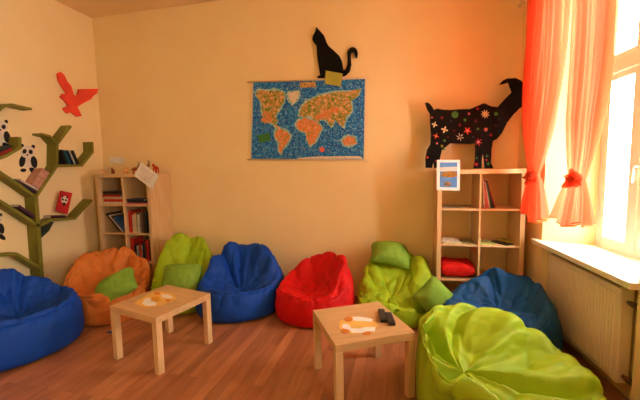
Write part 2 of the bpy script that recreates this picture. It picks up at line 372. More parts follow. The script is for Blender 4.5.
bean_bag(-1.72, 3.42, face(-1.7, 3.4, -1., 1.), .48, .34, .66, .23, BLUE, 'blue bean bag between the lime green one on the left and the red one', 31, 7, .05, cy=-.2, lean=.2)
bean_bag(-.86, 3.40, face(-.86, 3.4, -1.8, 1.9), .42, .33, .60, .25, RED, 'red bean bag in the middle of the back wall', 44, 7, .045, cy=-.2, lean=.16)
bean_bag(-.05, 3.52, face(0, 3.5, -.2, 1.), .40, .22, .58, .22, LIME, 'lime green bean bag between the red one and the pale bookcase', 52, 6, .03, noise=1.5, nf=5.5, lean=.04, tagat=(4.7, .5), cy=-.4)
bean_bag(.82, 3.09, face(.9, 3.1, -.2, 2.), .44, .34, (.58), .30, (20, 78, 138), 'blue bean bag, colour darkened for the light there, in front of the pale bookcase beside the radiator', 66, 11, .045, lean=.2)  # darker teal than BLUE: the different light here is put into the cover colour
bean_bag(.575, 2.19, math.atan2(.85, -.5)-PI/2, .50, .38, .53, .32, LIME, 'large lime green bean bag in the right foreground next to the remotes table', 75, 9, .085, noise=1.1, nf=5.5, ns=(.4, 1, .6), sq=(.95, 1.15), cx=-.5, cy=-.05, lean=.10, fr=.8, seam=False, wallx=.105)

# ------------------------------------------------------------------ cushions
M_gp = mat('soft_green_cotton', (132, 172, 62), .75, (118, 158, 54), 20, .15, .2)
def cushion(name, loc, rot, w, h, t_, m_, lab, seed=1, cat='cushion', e=2.2, pw=.55):
    rs = np.random.RandomState(seed); r = thing(name, loc, lab, cat); r.rotation_euler = rot
    n = 44; L = np.linspace(-1, 1, n); U, Vv = np.meshgrid(L, L)
    z = t_/2*np.power(np.clip((1-np.abs(U)**e)*(1-np.abs(Vv)**e), 0, 1), pw)
    pin = 1-.07*(1-np.abs(Vv)**2)*np.abs(U)**3-.07*(U*Vv)**4; pin2 = 1-.07*(1-np.abs(U)**2)*np.abs(Vv)**3-.07*(U*Vv)**4
    X = U*w/2*pin; Y = Vv*h/2*pin2
    wr = sum(rs.uniform(.3, 1)*np.sin(rs.uniform(2, 7)*U+rs.uniform(-7, 7)*Vv+rs.uniform(0, 6)) for _ in range(7))*.0035*(np.abs(U)*np.abs(Vv)*2+.5)
    m = MB()
    for s in (1, -1):
        k = len(m.v); Z = s*(z+wr*(z > .004)); bend = (-1.1*(X**2)-.5*Y**2)*(e < 3)
        m.v += [(float(X[j, i]), float(Y[j, i]), float(Z[j, i]+bend[j, i])) for j in range(n) for i in range(n)]
        m.f += [(k+j*n+i, k+j*n+i+1, k+(j+1)*n+i+1, k+(j+1)*n+i) for j in range(n-1) for i in range(n-1)]
    m.build('cover', m_, r, smooth=True)
    return r
cushion('cushion', (-2.87, 2.84, .345), (math.radians(34), math.radians(-34), math.radians(30)), .46, .34, .20, M_gp, 'green cushion lying on the orange bean bag', 1)
cushion('cushion', (-2.30, 3.18, .385), (math.radians(46), math.radians(4), math.radians(24)), .42, .34, .20, M_gp, 'green cushion in the lime bean bag beside the crowded bookcase', 2)
cushion('cushion', (-.08, 3.74, .60), (math.radians(22), math.radians(14), math.radians(8)), .46, .34, .22, M_gp, 'green cushion on top of the lime bean bag beside the red one', 3)
cushion('cushion', (.33, 3.25, .30), (math.radians(62), math.radians(44), math.radians(-8)), .33, .32, .18, M_gp, 'green cushion leaning at the right side of the lime bean bag beneath the goat', 4)

# ------------------------------------------------------------------ flat cut-outs on the walls
def cut(pix, axis, val, th, name, m_, parent=None, bevel=0):
    pts = [at(u, v, axis, val) for u, v in pix]; d = [0, 0, 0]; d[axis] = th
    if parent: pts = [p-parent.location for p in pts]
    return MB().prism(pts, d).build(name, m_, parent, bevel)
e = cut([(58, 73.5), (61, 71.7), (65, 75.7), (67.5, 81.4), (71.5, 86), (73.8, 93.7), (74.7, 96), (77.6, 95), (79.2, 89.2), (88, 89), (98.2, 88.8), (97.2, 93.2), (93.4, 96), (91, 99.4), (84.4, 102.7), (77.6, 106.8), (82, 116), (77.6, 116.7), (71.5, 112), (67.5, 113.5), (63, 108.4), (68.6, 106), (65, 100.5), (60.3, 97), (63, 93.7), (67, 93.3), (62, 86), (58.5, 79)], 0, -3.965, -.022, 'eagle_cutout', M_eagle)
tag(e, 'red flying eagle cut-out on the left wall above the tree shelf', 'wall decoration')
cat = cut([(316.3, 27), (319.6, 30.5), (323.6, 34.9), (325, 38), (326.3, 41.9), (328.9, 46.3), (334, 50.6), (339.4, 55.9), (341.5, 60), (342.6, 65), (343.2, 70.3), (345.4, 69.5), (347.2, 65.5), (347.6, 58.5), (347.1, 52.4), (348.4, 49.2), (351, 47.3), (353.8, 47), (356.6, 49), (357.8, 53), (357.2, 57.5), (355.6, 58.2), (354.8, 56), (354.2, 52.8), (352.4, 51.8), (351, 53.5), (350.8, 57.6), (351.2, 64.6), (349.6, 71.6), (345.6, 75.4), (341, 77), (333, 78), (326, 78.4), (325.2, 71), (324.3, 77.6), (317.2, 78), (317.5, 76.3), (320, 75), (319, 69), (317.6, 60), (317, 55), (316.6, 46), (314, 42.7), (312.3, 40), (313, 35.7), (315.2, 31.4)], 1, 3.945, .015, 'cat_cutout', M_black)
tag(cat, 'black sitting cat cut-out perched on the top edge of the world map', 'wall decoration')
# goat
GY = 3.80
gp = [(425, 103), (427, 102.3), (429.4, 103.4), (432, 106.5), (434, 110), (437, 108.6), (443, 109.6), (450, 110), (460, 109.2), (470, 109), (478, 105.6), (484, 103.2), (492, 106.5), (498, 107), (505, 99), (512, 92), (510, 87), (508.5, 82.3), (503, 84), (499, 84.6), (503, 80.5), (507, 78.5), (516, 78), (521, 80.5), (524.5, 84), (525.5, 92), (524.5, 106), (520, 108), (513, 115), (507, 123), (502, 133), (497, 139), (493, 141), (491.5, 150), (491, 163), (493, 167.4), (493, 168.6), (485, 168.6), (484, 160), (483, 153), (482, 158), (481.5, 168.4), (473.5, 168.4), (475, 160), (475.4, 150), (475, 143), (470, 144), (460, 143.5), (450, 143.5), (446, 147), (442, 150), (440, 158), (439.5, 168), (434, 168), (433.6, 162), (432, 168), (425.5, 167.8), (425.3, 158), (427, 150), (430.5, 144), (431, 135), (430, 120), (430, 114), (427, 109)]
t = thing('goat_cutout', at(470, 168, 1, GY), 'black goat cut-out painted with coloured flowers, standing on the pale bookcase', 'wall decoration')
cut(gp, 1, GY, .018, 'body', M_black, t)
FL = [(432, 117.5, 1.3, 'pink', 5), (442, 117.7, 1.7, 'crimson', 5), (455, 114.7, 3.4, 'green', 0), (469, 113.7, 1.6, 'pink', 5), (465, 120, 1.4, 'green', 0), (434.5, 124.6, 3.0, 'cream', 4), (477.7, 108.7, 1.7, 'crimson', 5), (485.3, 114, 4.6, 'cream', 9), (496, 114, 1.9, 'green', 0), (476, 121, 1.9, 'wine', 5), (444.6, 129.7, 3.5, 'cream', 4), (436, 136, 3.2, 'crimson', 4), (467.5, 130.6, 3.9, 'red', 5), (460, 137, 4.2, 'white', 6), (460, 125, 1.5, 'crimson', 4), (454, 130.6, 1.4, 'wine', 5), (444.6, 140.6, 1.2, 'green', 0), (437, 143.4, 1.4, 'pink', 5), (442, 146, 1.3, 'olive', 0), (444, 149.3, 1.6, 'green', 3), (427.5, 157.5, 1.2, 'red', 5), (486, 129.6, 2.4, 'pink', 7), (496, 125.6, 1.5, 'wine', 5), (491, 135, 1.9, 'crimson', 5), (478.5, 142, 4.2, 'rose', 6), (476.6, 158, 1.5, 'green', 3), (487, 156, 1.7, 'green', 3), (486.6, 160, 1.4, 'red', 4), (476.4, 164.5, 1.9, 'rose', 5), (488.3, 163.7, 1.4, 'green', 0), (478, 129, 1.1, 'green', 0), (451, 121, 1.3, 'blue', 5), (448, 137, 1.2, 'wine', 5), (436, 161, 1.0, 'crimson', 0), (499, 119, 1.2, 'blue', 5), (473, 137, 1.2, 'blue', 5)]
FC = dict(pink=(226, 120, 130), crimson=(186, 40, 60), green=(70, 140, 60), cream=(236, 226, 176), wine=(104, 26, 40), red=(226, 60, 44), white=(236, 234, 222), olive=(150, 140, 40), rose=(226, 60, 84), blue=(44, 60, 104))
for u, v, rad, col, pet in FL:
    pts = []
    for i in range(40):
        a = 2*PI*i/40; q = rad if not pet else rad*(.62+.38*math.cos(pet*a)) if pet != 6 else rad*(.42+.58*math.cos(6*a))
        pts.append((u+q*math.cos(a+.3), v+q*math.sin(a+.3)))
    o = cut(pts, 1, GY-.0012, .0011, 'painted_flower' if pet else 'painted_dot', mat('paint_'+col, FC[col], .6), t); o['label'] = col+(' painted flower' if pet else ' painted dot')
    if rad > 2.2 and pet:
        cc = dict(cream=(214, 170, 40), red=(250, 170, 160), white=(90, 90, 50), rose=(250, 180, 190)).get(col, (230, 200, 80))
        cut([(u+rad*.26*math.cos(2*PI*i/14), v+rad*.26*math.sin(2*PI*i/14)) for i in range(14)], 1, GY-.002, .0009, 'flower_centre', mat('centre_'+col, cc, .6), t).parent = o
# world map
def mapmat(name, cols, scale, pos):
    m = bpy.data.materials.new(name); m.use_nodes = True; nt = m.node_tree; b = nt.nodes['Principled BSDF']; N = nt.nodes.new; L = nt.links.new
    tc = N('ShaderNodeTexCoord'); n = N('ShaderNodeTexNoise'); n.inputs['Scale'].default_value = scale; n.inputs['Detail'].default_value = 3; n.inputs['Roughness'].default_value = .9; L(tc.outputs['Object'], n.inputs['Vector'])
    r = N('ShaderNodeValToRGB'); r.color_ramp.elements[0].color = (*lin(cols[0]), 1); r.color_ramp.elements[0].position = pos[0]; r.color_ramp.elements[1].color = (*lin(cols[-1]), 1); r.color_ramp.elements[1].position = pos[-1]
    for c, p_ in list(zip(cols, pos))[1:-1]: e_ = r.color_ramp.elements.new(p_); e_.color = (*lin(c), 1)
    L(n.outputs[0], r.inputs[0])
    v = N('ShaderNodeTexVoronoi'); v.inputs['Scale'].default_value = 55; L(tc.outputs['Object'], v.inputs['Vector'])
    lt = N('ShaderNodeMath'); lt.operation = 'LESS_THAN'; lt.inputs[1].default_value = .26; L(v.outputs['Distance'], lt.inputs[0])
    mx = N('ShaderNodeMix'); mx.data_type = 'RGBA'; k = N('ShaderNodeMath'); k.operation = 'MULTIPLY'; k.inputs[1].default_value = .5; L(lt.outputs[0], k.inputs[0]); L(k.outputs[0], mx.inputs[0])
    hs = N('ShaderNodeHueSaturation'); hs.inputs['Saturation'].default_value = .8; hs.inputs['Value'].default_value = 1.1; L(v.outputs['Color'], hs.inputs['Color'])
    L(r.outputs[0], mx.inputs[6]); L(hs.outputs[0], mx.inputs[7]); L(mx.outputs[2], b.inputs['Base Color']); b.inputs['Roughness'].default_value = .5; b.inputs['Specular IOR Level'].default_value = .2
    return m
M_ocean = mapmat('map_ocean', [(14, 70, 150), (26, 104, 184), (50, 150, 214), (190, 220, 230)], 26, [.3, .48, .6, .72])
M_north = mapmat('map_green_land', [(84, 116, 44), (140, 156, 70), (216, 130, 66), (230, 216, 170)], 24, [.36, .47, .54, .66])
M_south = mapmat('map_orange_land', [(110, 134, 60), (216, 150, 84), (224, 112, 54), (230, 216, 170)], 24, [.36, .45, .56, .68])
M_ice = mapmat('map_ice', [(200, 200, 180), (226, 216, 190), (206, 190, 150), (180, 206, 206)], 30, [.3, .45, .6, .75])
MY = 3.962
mo = thing('world_map', at(308, 159, 1, MY), 'illustrated blue world map hung on the back wall beneath the black cat', 'map')
def mp(x, y): return (240+x/4, 70+y/4)
sh_ = cut([(252.8, 82.6), (365.3, 78.9), (364.0, 159.4), (250.6, 158.8)], 1, MY-.004, .006, 'sheet', M_ocean, mo)
LAND = [('north_america', M_north, [(62, 92), (80, 80), (110, 86), (150, 80), (180, 95), (175, 130), (160, 150), (140, 185), (152, 200), (142, 215), (165, 235), (150, 232), (120, 208), (100, 190), (90, 170), (85, 130), (70, 112)]),
 ('greenland', M_ice, [(195, 92), (235, 85), (232, 112), (210, 137), (195, 115)]),
 ('south_america', M_south, [(160, 233), (185, 245), (202, 265), (190, 290), (175, 310), (165, 338), (155, 325), (155, 290), (138, 260), (145, 240)]),
 ('africa', M_south, [(232, 205), (258, 190), (290, 200), (310, 212), (328, 232), (312, 260), (302, 285), (280, 302), (268, 280), (265, 250), (240, 242), (223, 222)]),
 ('eurasia', M_north, [(238, 183), (243, 155), (265, 125), (290, 118), (320, 102), (380, 88), (440, 85), (482, 76), (472, 105), (442, 125), (447, 165), (425, 190), (412, 230), (395, 215), (380, 200), (365, 226), (345, 200), (320, 195), (317, 216), (297, 200), (282, 183), (255, 190)]),
 ('australia', M_south, [(408, 282), (430, 264), (460, 270), (466, 293), (440, 303), (415, 300)]),
 ('antarctica', M_ice, [(230, 352), (300, 346), (480, 344), (494, 355), (230, 356)])]
M_coast = mapmat('map_coast', [(60, 150, 190), (110, 186, 196), (190, 206, 180), (236, 226, 196)], 34, [.3, .45, .58, .72])
rj = random.Random(9)
def jag(pts, grow=0):
    out = []; cx_ = sum(p[0] for p in pts)/len(pts); cy_ = sum(p[1] for p in pts)/len(pts)
    for i_ in range(len(pts)):
        a, b_ = pts[i_], pts[(i_+1) % len(pts)]
        for q in range(3):
            x, y = a[0]+(b_[0]-a[0])*q/3, a[1]+(b_[1]-a[1])*q/3; d = math.hypot(x-cx_, y-cy_)+.01
            out.append((min(max(x+(x-cx_)/d*grow+rj.uniform(-2.2, 2.2), 54), 494), min(max(y+(y-cy_)/d*grow+rj.uniform(-2.2, 2.2), 54), 352)))
    return out
for nm, m_, pts in LAND:
    if nm != 'antarctica': cut([mp(*q) for q in jag(pts, 8)], 1, MY-.0047, .0006, 'coast_tint', M_coast, mo).parent = sh_
    o = cut([mp(*q) for q in (jag(pts) if nm != 'antarctica' else pts)], 1, MY-.0055, .0011, 'landmass', m_, mo); o['label'] = nm.replace('_', ' ').title()+' printed on the map'; o.parent = sh_
for q in (((250.4, 159), (252.6, 82.4), (253.5, 82.4), (251.3, 159)), ((363.6, 159.6), (364.9, 78.9), (365.7, 78.9), (364.4, 159.6))): cut(q, 1, MY-.0062, .0015, 'margin', mat('map_margin', (220, 216, 196), .6), mo).parent = sh_
for x, y, c in ((325, 185, 0), (375, 160, 0), (350, 175, 0), (110, 180, 0), (105, 200, 0)):
    cut([mp(x+22*math.cos(a*PI/5), y+13*math.sin(a*PI/5)) for a in range(10)], 1, MY-.0062, .0009, 'print_patch', M_south, mo).parent = sh_
cut([mp(*q) for q in ((70, 262), (118, 250), (124, 282), (78, 292))], 1, MY-.0062, .0009, 'print_label', mat('map_label_green', (60, 130, 60), .6), mo).parent = sh_
cut([mp(328+11*math.cos(a*PI/8), 318+11*math.sin(a*PI/8)) for a in range(16)], 1, MY-.0062, .0009, 'compass_rose', mat('map_rose', (230, 110, 90), .6), mo).parent = sh_
cut([mp(*q) for q in ((238, 50), (302, 46), (304, 68), (240, 71))], 1, MY-.0062, .0009, 'title_cartouche', mat('map_title', (150, 110, 60), .6, (220, 190, 110), 60), mo).parent = sh_
for a, b_ in (((247.5, 82.2), (369, 78.0)), ((247.5, 159.6), (368, 160.2))):
    p, q = [at(*c_, 1, MY-.006)-mo.location for c_ in (a, b_)]
    MB().tube([p, q], .0075, 8).build('hanging_rod', mat('pale_rod', (226, 196, 150), .5), mo, smooth=True)
n_ = cut([(325.5, 70.5), (342.8, 73.6), (340.6, 86.6), (325.0, 83.8)], 1, MY-.024, .002, 'paper_note', mat('yellow_green_paper', (176, 176, 72), .8))
tag(n_, 'small yellow-green paper note stuck over the top edge of the world map', 'note')

# tree shelf: bent boards standing out from the left wall
TD, TT = .14, .028
tr = thing('tree_bookshelf', (LX, 2.9, .3), 'olive green tree-shaped wall bookshelf with angular branches', 'shelf')
def ribbon(pix, name, th=TT, depth=TD):
    P = [at(u, v, 0, LX+depth) for u, v in pix]; Q = [Vector((p.y, p.z)) for p in P]; n = len(Q)
    side = []
    for i in range(n):
        a = (Q[i]-Q[i-1]).normalized() if i > 0 else (Q[1]-Q[0]).normalized(); b_ = (Q[i+1]-Q[i]).normalized() if i < n-1 else a
        m_ = (a+b_).normalized(); nn = Vector((-m_.y, m_.x)); k = th/2/max(.5, nn.dot(Vector((-a.y, a.x)))); side.append(nn*k)
    m = MB()
    for i in range(n-1):
        o = [Q[i]+side[i], Q[i+1]+side[i+1], Q[i+1]-side[i+1], Q[i]-side[i]]
        m.prism([Vector((LX+.001, q.x, q.y))-tr.location for q in o], (depth, 0, 0))
    return m.build(name, M_tree, tr)
ribbon([(44, 300), (42, 275), (38.5, 225), (36, 196)], 'trunk', .04)
ribbon([(36, 197), (18, 184), (-14, 163)], 'branch')
ribbon([(37, 196), (47, 181), (57, 166), (57.5, 143)], 'branch')
ribbon([(57.5, 144), (50, 136), (42, 134)], 'branch', .022)
ribbon([(57.5, 144), (71, 126)], 'branch')
ribbon([(57, 166), (82, 165.5), (93, 152), (92.5, 142)], 'branch')
ribbon([(39, 226), (18, 212), (-8, 196)], 'branch')
ribbon([(39, 226), (52, 220), (75, 218.5), (92, 200)], 'branch')
ribbon([(41, 268), (17, 254), (-6, 256)], 'branch')
ribbon([(-12, 122), (3, 107), (12, 104.5), (32, 109)], 'branch', .022)
ribbon([(-8, 161), (6, 156), (20, 148), (20, 137)], 'branch')

# panda stickers
M_pw = mat('sticker_white', (236, 220, 196), .6); M_pk = mat('sticker_black', (30, 24, 26), .6)
def panda(cx, cy, k, lab):
    r = thing('panda_sticker', at(cx, cy, 0, LX), lab, 'wall sticker')
    def el(x, y, a, b_, m_, nm, d, rot=0):
        pts = [(cx+k*(x+a*math.cos(t_)*math.cos(rot)-b_*math.sin(t_)*math.sin(rot)), cy+k*(y+a*math.cos(t_)*math.sin(rot)+b_*math.sin(t_)*math.cos(rot))) for t_ in [2*PI*i/20 for i in range(20)]]
        cut(pts, 0, LX+.002+d, -.0015, nm, m_, r)
    el(0, 3, 6.5, 8, M_pw, 'body', 0); el(-5, 12, 3, 1.8, M_pk, 'foot', .001); el(5.5, 13, 5.5, 2.6, M_pk, 'foot', .001, .6)
    el(-6, 3, 3.0, 6, M_pk, 'arm', .001, .2); el(5.5, 4, 3.2, 6, M_pk, 'arm', .001, -.2)
    el(-6.5, -12, 2, 2, M_pk, 'ear', .001); el(4.5, -11, 2, 2, M_pk, 'ear', .001); el(-1, -6, 7.2, 6.2, M_pw, 'head', .003)
    el(-3.8, -6.5, 2, 2.4, M_pk, 'eye_patch', .005, .4); el(2.2, -6, 2, 2.3, M_pk, 'eye_patch', .005, -.4); el(-1, -3, 1.1, .8, M_pk, 'nose', .005)
panda(28.5, 158, 1.02, 'black and white panda sticker sitting on the wall between two tree branches')
panda(1.5, 133, 1.02, 'black and white panda sticker at the left edge above a red book')
panda(-3.5, 225, .9, 'panda sticker cut off by the left edge below the lower branches')

# ------------------------------------------------------------------ books
rb = random.Random(5)
def book(loc, rot, th, h, d, rgb, lab, group, cat='book', pages=True, par=None):
    """origin at the bottom front corner; thickness along x, height z, depth y"""
    r = thing('book', loc, lab, cat, 0, group); r.rotation_euler = rot; c = min(.003, th*.2)
    m_ = mat('cover_%d_%d_%d' % tuple(rgb), tuple(rgb), .5, tuple(v*.85 for v in rgb), 25)
    b = MB().box(0, c, 0, d, 0, h).box(th-c, th, 0, d, 0, h).box(c, th-c, 0, c, 0, h); b.build('cover', m_, r)
    MB().box(c, th-c, c, d-.004, .003, h-.003).build('pages', M_pages, r)
    return r
CN = {'red': (196, 44, 36), 'black': (26, 24, 28), 'white': (222, 214, 200), 'dark blue': (24, 40, 74), 'grey': (130, 126, 120), 'brown': (96, 60, 40), 'green': (46, 92, 56), 'cream': (220, 200, 160), 'teal': (40, 110, 120), 'pink': (206, 110, 120), 'blue': (50, 110, 180), 'purple': (90, 50, 90), 'yellow': (220, 180, 70), 'orange': (220, 100, 40)}
def row(x0, z, y0, seq, where, group, h0=.25, d=.17, xmax=None):
    x = x0
    for k, (cn, th, hh) in enumerate(seq):
        pos = 'first' if k == 0 else 'last' if k == len(seq)-1 else ['', 'second', 'third', 'fourth', 'fifth', 'sixth', 'seventh', 'eighth', 'ninth'][k]
        book((x, y0+rb.uniform(0, .02), z), (0, 0, 0), th, h0*hh, d, CN[cn], ('%s book, %s in the row, %s' % (cn, {'first': 'leftmost'}.get(pos, pos+' from left'), where) if pos != 'last' else '%s book, rightmost in the row, %s' % (cn, where)), group); x += th+.0015
def stack(x, z, y, seq, where, group):
    zz = z
    for k, (cn, th, w_, d_) in enumerate(seq):
        pos = 'at the bottom' if k == 0 else 'on top' if k == len(seq)-1 else 'in the middle' if len(seq) == 3 else ['', 'second', 'third', 'fourth', 'fifth'][k]+' from the bottom'
        r = book((x+rb.uniform(-.01, .01), y+rb.uniform(0, .02), zz+th), (0, PI/2, 0), th, w_, d_, CN[cn], '%s book lying %s in %s' % (cn, pos, where), group); zz += th+.0005
# crowded bookcase: cells
T = .042; xl, xr = LXc+T+.008, LXc+.395+.009+.008; yb = LYc+.035
S3, S2, S1 = 'the top left cell of crowded bookcase', 'books lying in the crowded bookcase', 'books standing in the crowded bookcase'
stack(xl, LLV[3], yb, [('white', .03, .31, .22), ('red', .034, .29, .22), ('cream', .03, .30, .2), ('red', .022, .27, .2), ('brown', .025, .30, .2), ('black', .022, .32, .2)], S3, S2)
stack(xr, LLV[3], yb, [('pink', .02, .3, .2), ('black', .026, .31, .2), ('dark blue', .02, .26, .2)], 'the top right cell of crowded bookcase', S2)
row(xr, LLV[2], yb+.01, [('red', .040, 1.12), ('white', .028, .9), ('orange', .012, 1.05), ('cream', .026, .96), ('green', .016, .98), ('white', .026, .93), ('grey', .03, 1.02), ('brown', .03, 1.02), ('black', .046, .98), ('dark blue', .034, 1.06)], 'the second right cell of crowded bookcase', S1)
row(xr, LLV[1], yb+.01, [('red', .050, 1.16), ('black', .022, .8), ('white', .026, .75), ('grey', .026, .8), ('red', .014, 1.0), ('white', .022, .8), ('dark blue', .026, .9), ('brown', .034, .95), ('red', .03, 1.08), ('black', .034, .98)], 'the third right cell of crowded bookcase', S1)
for cn, th, dx, hh in (('black', .02, .232, .31), ('white', .014, .262, .29), ('brown', .012, .283, .27), ('blue', .012, .301, .25)):
    book((xl+dx, yb+.01, LLV[2]+.002), (0, math.radians(-43), 0), th, hh, .24, CN[cn], '%s large book leaning in the second left cell of crowded bookcase' % cn, 'books leaning in the crowded bookcase')
stack(xl+.05, LLV[1], yb, [('brown', .04, .26, .2), ('black', .035, .24, .2), ('dark blue', .03, .2, .18)], 'the third left cell of crowded bookcase', S2)
stack(xr, LLV[0], yb, [('black', .05, .28, .2), ('green', .03, .24, .2)], 'the bottom right cell of crowded bookcase', S2)
# pale bookcase
xR0, xR1 = RX+T, RX+.395+.009
for k, (cn, th, hh, an) in enumerate((('cream', .008, .27, 4), ('pink', .01, .26, 6), ('pink', .012, .245, 9), ('white', .008, .25, 11), ('green', .01, .24, 13), ('black', .012, .27, 15), ('red', .007, .275, 17))):
    book((xR1+.035+k*.0165, RY+.05, RLV[3]+.0015), (0, math.radians(-an), 0), th, hh, .2, CN[cn], 'slim %s booklet in the upper right cell of the pale bookcase, %s' % (cn, ['leftmost', 'second from the left', 'third from the left', 'in the middle', 'third from the right', 'second from the right', 'rightmost'][k]), 'booklets leaning in the pale bookcase', 'booklet')
def sheet(x, y, z, w_, d_, rz, rgb, lab, th=.006, group='leaflets lying in the pale bookcase', name='leaflet'):
    r = thing(name, (x, y, z), lab, 'leaflet' if name == 'leaflet' else 'magazine', rz, group)
    MB().box(-w_/2, w_/2, -d_/2, d_/2, 0, th).build('cover', mat('sheet_%d_%d_%d' % rgb, rgb, .5, tuple(v*.8 for v in rgb), 30), r)
    MB().box(-w_*.32, w_*.3, -d_*.1, d_*.32, th, th+.0008).build('printed_picture', mat('pic_%d' % rgb[2], tuple(max(0, v-70) for v in rgb), .5, tuple(min(255, v+20) for v in rgb), 40), r)
    return r
U = 'the upper left cell of the pale bookcase'; 
sheet(xR0+.10, RY+.13, RLV[3]+.0005, .17, .22, .1, (150, 140, 110), 'grey-green leaflet lying on the left in '+U)
sheet(xR0+.245, RY+.15, RLV[3]+.0005, .15, .21, -.2, (206, 160, 110), 'tan leaflet lying on the right in '+U)
U = 'the middle left cell of the pale bookcase'
sheet(xR0+.095, RY+.13, RLV[2]+.0005, .17, .22, .15, (206, 206, 160), 'pale green leaflet lying on the left in '+U, .014)
sheet(xR0+.10, RY+.12, RLV[2]+.0155, .15, .21, -.12, (230, 226, 206), 'white leaflet on the pale green one in '+U, .008)
sheet(xR0+.262, RY+.13, RLV[2]+.0005, .125, .21, -.05, (150, 140, 90), 'dull green leaflet lying on the right in '+U, .012)
U = 'the middle right cell of the pale bookcase'
sheet(xR1+.07, RY+.13, RLV[2]+.0005, .13, .2, .1, (190, 206, 110), 'light green leaflet lying on the left in '+U, .008)
sheet(xR1+.22, RY+.12, RLV[2]+.0005, .09, .21, .5, (30, 28, 30), 'black leaflet lying at an angle in '+U, .008)
sheet(xR1+.285, RY+.22, RLV[2]+.009, .09, .2, .3, (220, 206, 90), 'yellow leaflet lying on the right in '+U, .006)
o = cushion('seat_cushion', (xR0+.168, RY+.17, RLV[1]+.082), (0, 0, .03), .335, .33, .13, mat('red_cotton', (214, 32, 26), .7, (196, 24, 20), 20, .15, .2), 'flat red cushion stored in the third left cell of the pale bookcase', 8, e=7, pw=.4)
# tape roll in third right
r = thing('tape_roll', (xR1+.075, RY+.12, RLV[1]), 'small brown tape roll lying in the third right cell of the pale bookcase', 'tape')
g = MB(); n = 28
for i in range(n):
    a = 2*PI*i/n
    for rr_, z_ in ((.045, 0), (.045, .03), (.03, .03), (.03, 0)): g.v.append((rr_*math.cos(a), rr_*math.sin(a), z_))
for i in range(n):
    for j in range(4): g.f.append((i*4+j, ((i+1) % n)*4+j, ((i+1) % n)*4+(j+1) % 4, i*4+(j+1) % 4))
g.build('tape', mat('tape_brown', (150, 90, 50), .4), r)
# picture card on the front
r = thing('picture_card', at(448, 190, 1, RY-.004), 'white-framed picture of a lake and boats on the front of the pale bookcase', 'picture')
cut([(437.0, 159.8), (460.2, 159.8), (459.6, 190.6), (436.6, 190)], 1, RY-.006, .004, 'frame', M_paper, r)
cut([(440, 162.4), (457.4, 162.4), (457, 187.6), (439.8, 187.2)], 1, RY-.0072, .001, 'picture', mat('pic_water', (96, 150, 210), .5, (80, 130, 200), 12), r)
cut([(440, 167.5), (457.4, 166.5), (457.2, 171), (440, 171.5)], 1, RY-.0082, .0009, 'cloud', mat('pic_cloud', (226, 214, 206), .5), r)
cut([(440.4, 174), (444, 172), (450, 171), (456.8, 172), (457.2, 176.5), (450, 177.6), (442, 176.6)], 1, RY-.0084, .0009, 'shore', mat('pic_shore', (186, 120, 40), .5, (110, 90, 40), 60), r)
cut([(444, 183), (446, 181.4), (451, 182), (451, 186), (444.6, 186.4)], 1, RY-.0084, .0009, 'boat', mat('pic_boat', (190, 160, 120), .5, (80, 60, 50), 60), r)
# books on the tree shelf  (local frame of the left wall: thickness along y)
def tbook(u, v, depthx, rot, th, h, d, rgb, lab, off=TD-.01):
    p = at(u, v, 0, LX+off); r = book((p.x, p.y, p.z), rot, th, h, d, rgb, lab, 'books on the tree shelf'); return r
def wbook(u0, v0, u1, v1, th, d, rgb, lab, dx=0):
    """a book whose height runs from photo point 0 to point 1 in the left wall plane"""
    a, b_ = at(u0, v0, 0, LX+TD-.015), at(u1, v1, 0, LX+TD-.015); ax = (b_-a); h = ax.length; ax.normalize()
    r = thing('book', a, lab, 'book', 0, 'books on the tree shelf')
    # local: z along ax, y into the wall (-X), x = thickness
    yv = Vector((-1, 0, 0)); xv = yv.cross(ax).normalized(); m3 = Matrix((xv, yv, ax)).transposed(); r.rotation_euler = m3.to_euler()
    c = .003; b = MB().box(0, c, 0, d, 0, h).box(th-c, th, 0, d, 0, h).box(c, th-c, 0, c, 0, h)
    b.build('cover', mat('cover_%d_%d_%d' % tuple(rgb), tuple(rgb), .5, tuple(v*.85 for v in rgb), 25), r); MB().box(c, th-c, c, d-.004, .003, h-.003).build('pages', M_pages, r); return r
for k, (cn, w_, u) in enumerate((('black', .03, 62.3), ('teal', .016, 66.3), ('dark blue', .016, 69.0), ('white', .010, 71.6), ('black', .026, 74.0))):
    wbook(u+3.6, 164.3, u-2.2, 150.2+k*.2, w_, .115, CN[cn], '%s slim book leaning on upper right tree branch, %s' % (cn, ['leftmost of five', 'second from the left', 'middle of five', 'second from the right', 'rightmost of five'][k]))
wbook(66, 217.8, 51, 218.4, .03, .12, (70, 30, 34), 'dark red book lying flat on the lower right branch of the tree shelf')
wbook(37, 194, 14, 181, .022, .12, (60, 36, 50), 'dark book lying along the sloping branch at the fork of the tree trunk')
wbook(38.5, 191.4, 20, 180.6, .020, .12, (216, 196, 190), 'pale book lying on the dark one at the fork of the tree trunk')
wbook(50.5, 173.5, 40, 189.5, .10, .12, (206, 150, 130), 'pinkish thick book leaning in the fork of the tree trunk')
wbook(36.5, 219.5, 18, 207, .028, .12, (84, 40, 66), 'purple book lying in the lower left fork of the tree shelf')
wbook(13, 150.5, -12, 161, .03, .12, (150, 36, 32), 'red book lying on the upper left branch of the tree shelf')
wbook(12, 147, -12, 157, .02, .12, (40, 44, 40), 'dark book lying on the red one on the upper left branch')
r = cut([(40.5, 224), (54, 222), (49, 231), (41, 238.5)], 0, LX+.10, -.07, 'book', mat('cover_dark_green', (30, 40, 34), .5, (50, 60, 44), 30)); tag(r, 'dark green book hanging open under the lower right branch beside the trunk', 'book')
r = thing('panda_book', at(63, 212, 0, LX+.05), 'red book with a panda picture on the lower right branch of the tree shelf', 'book')
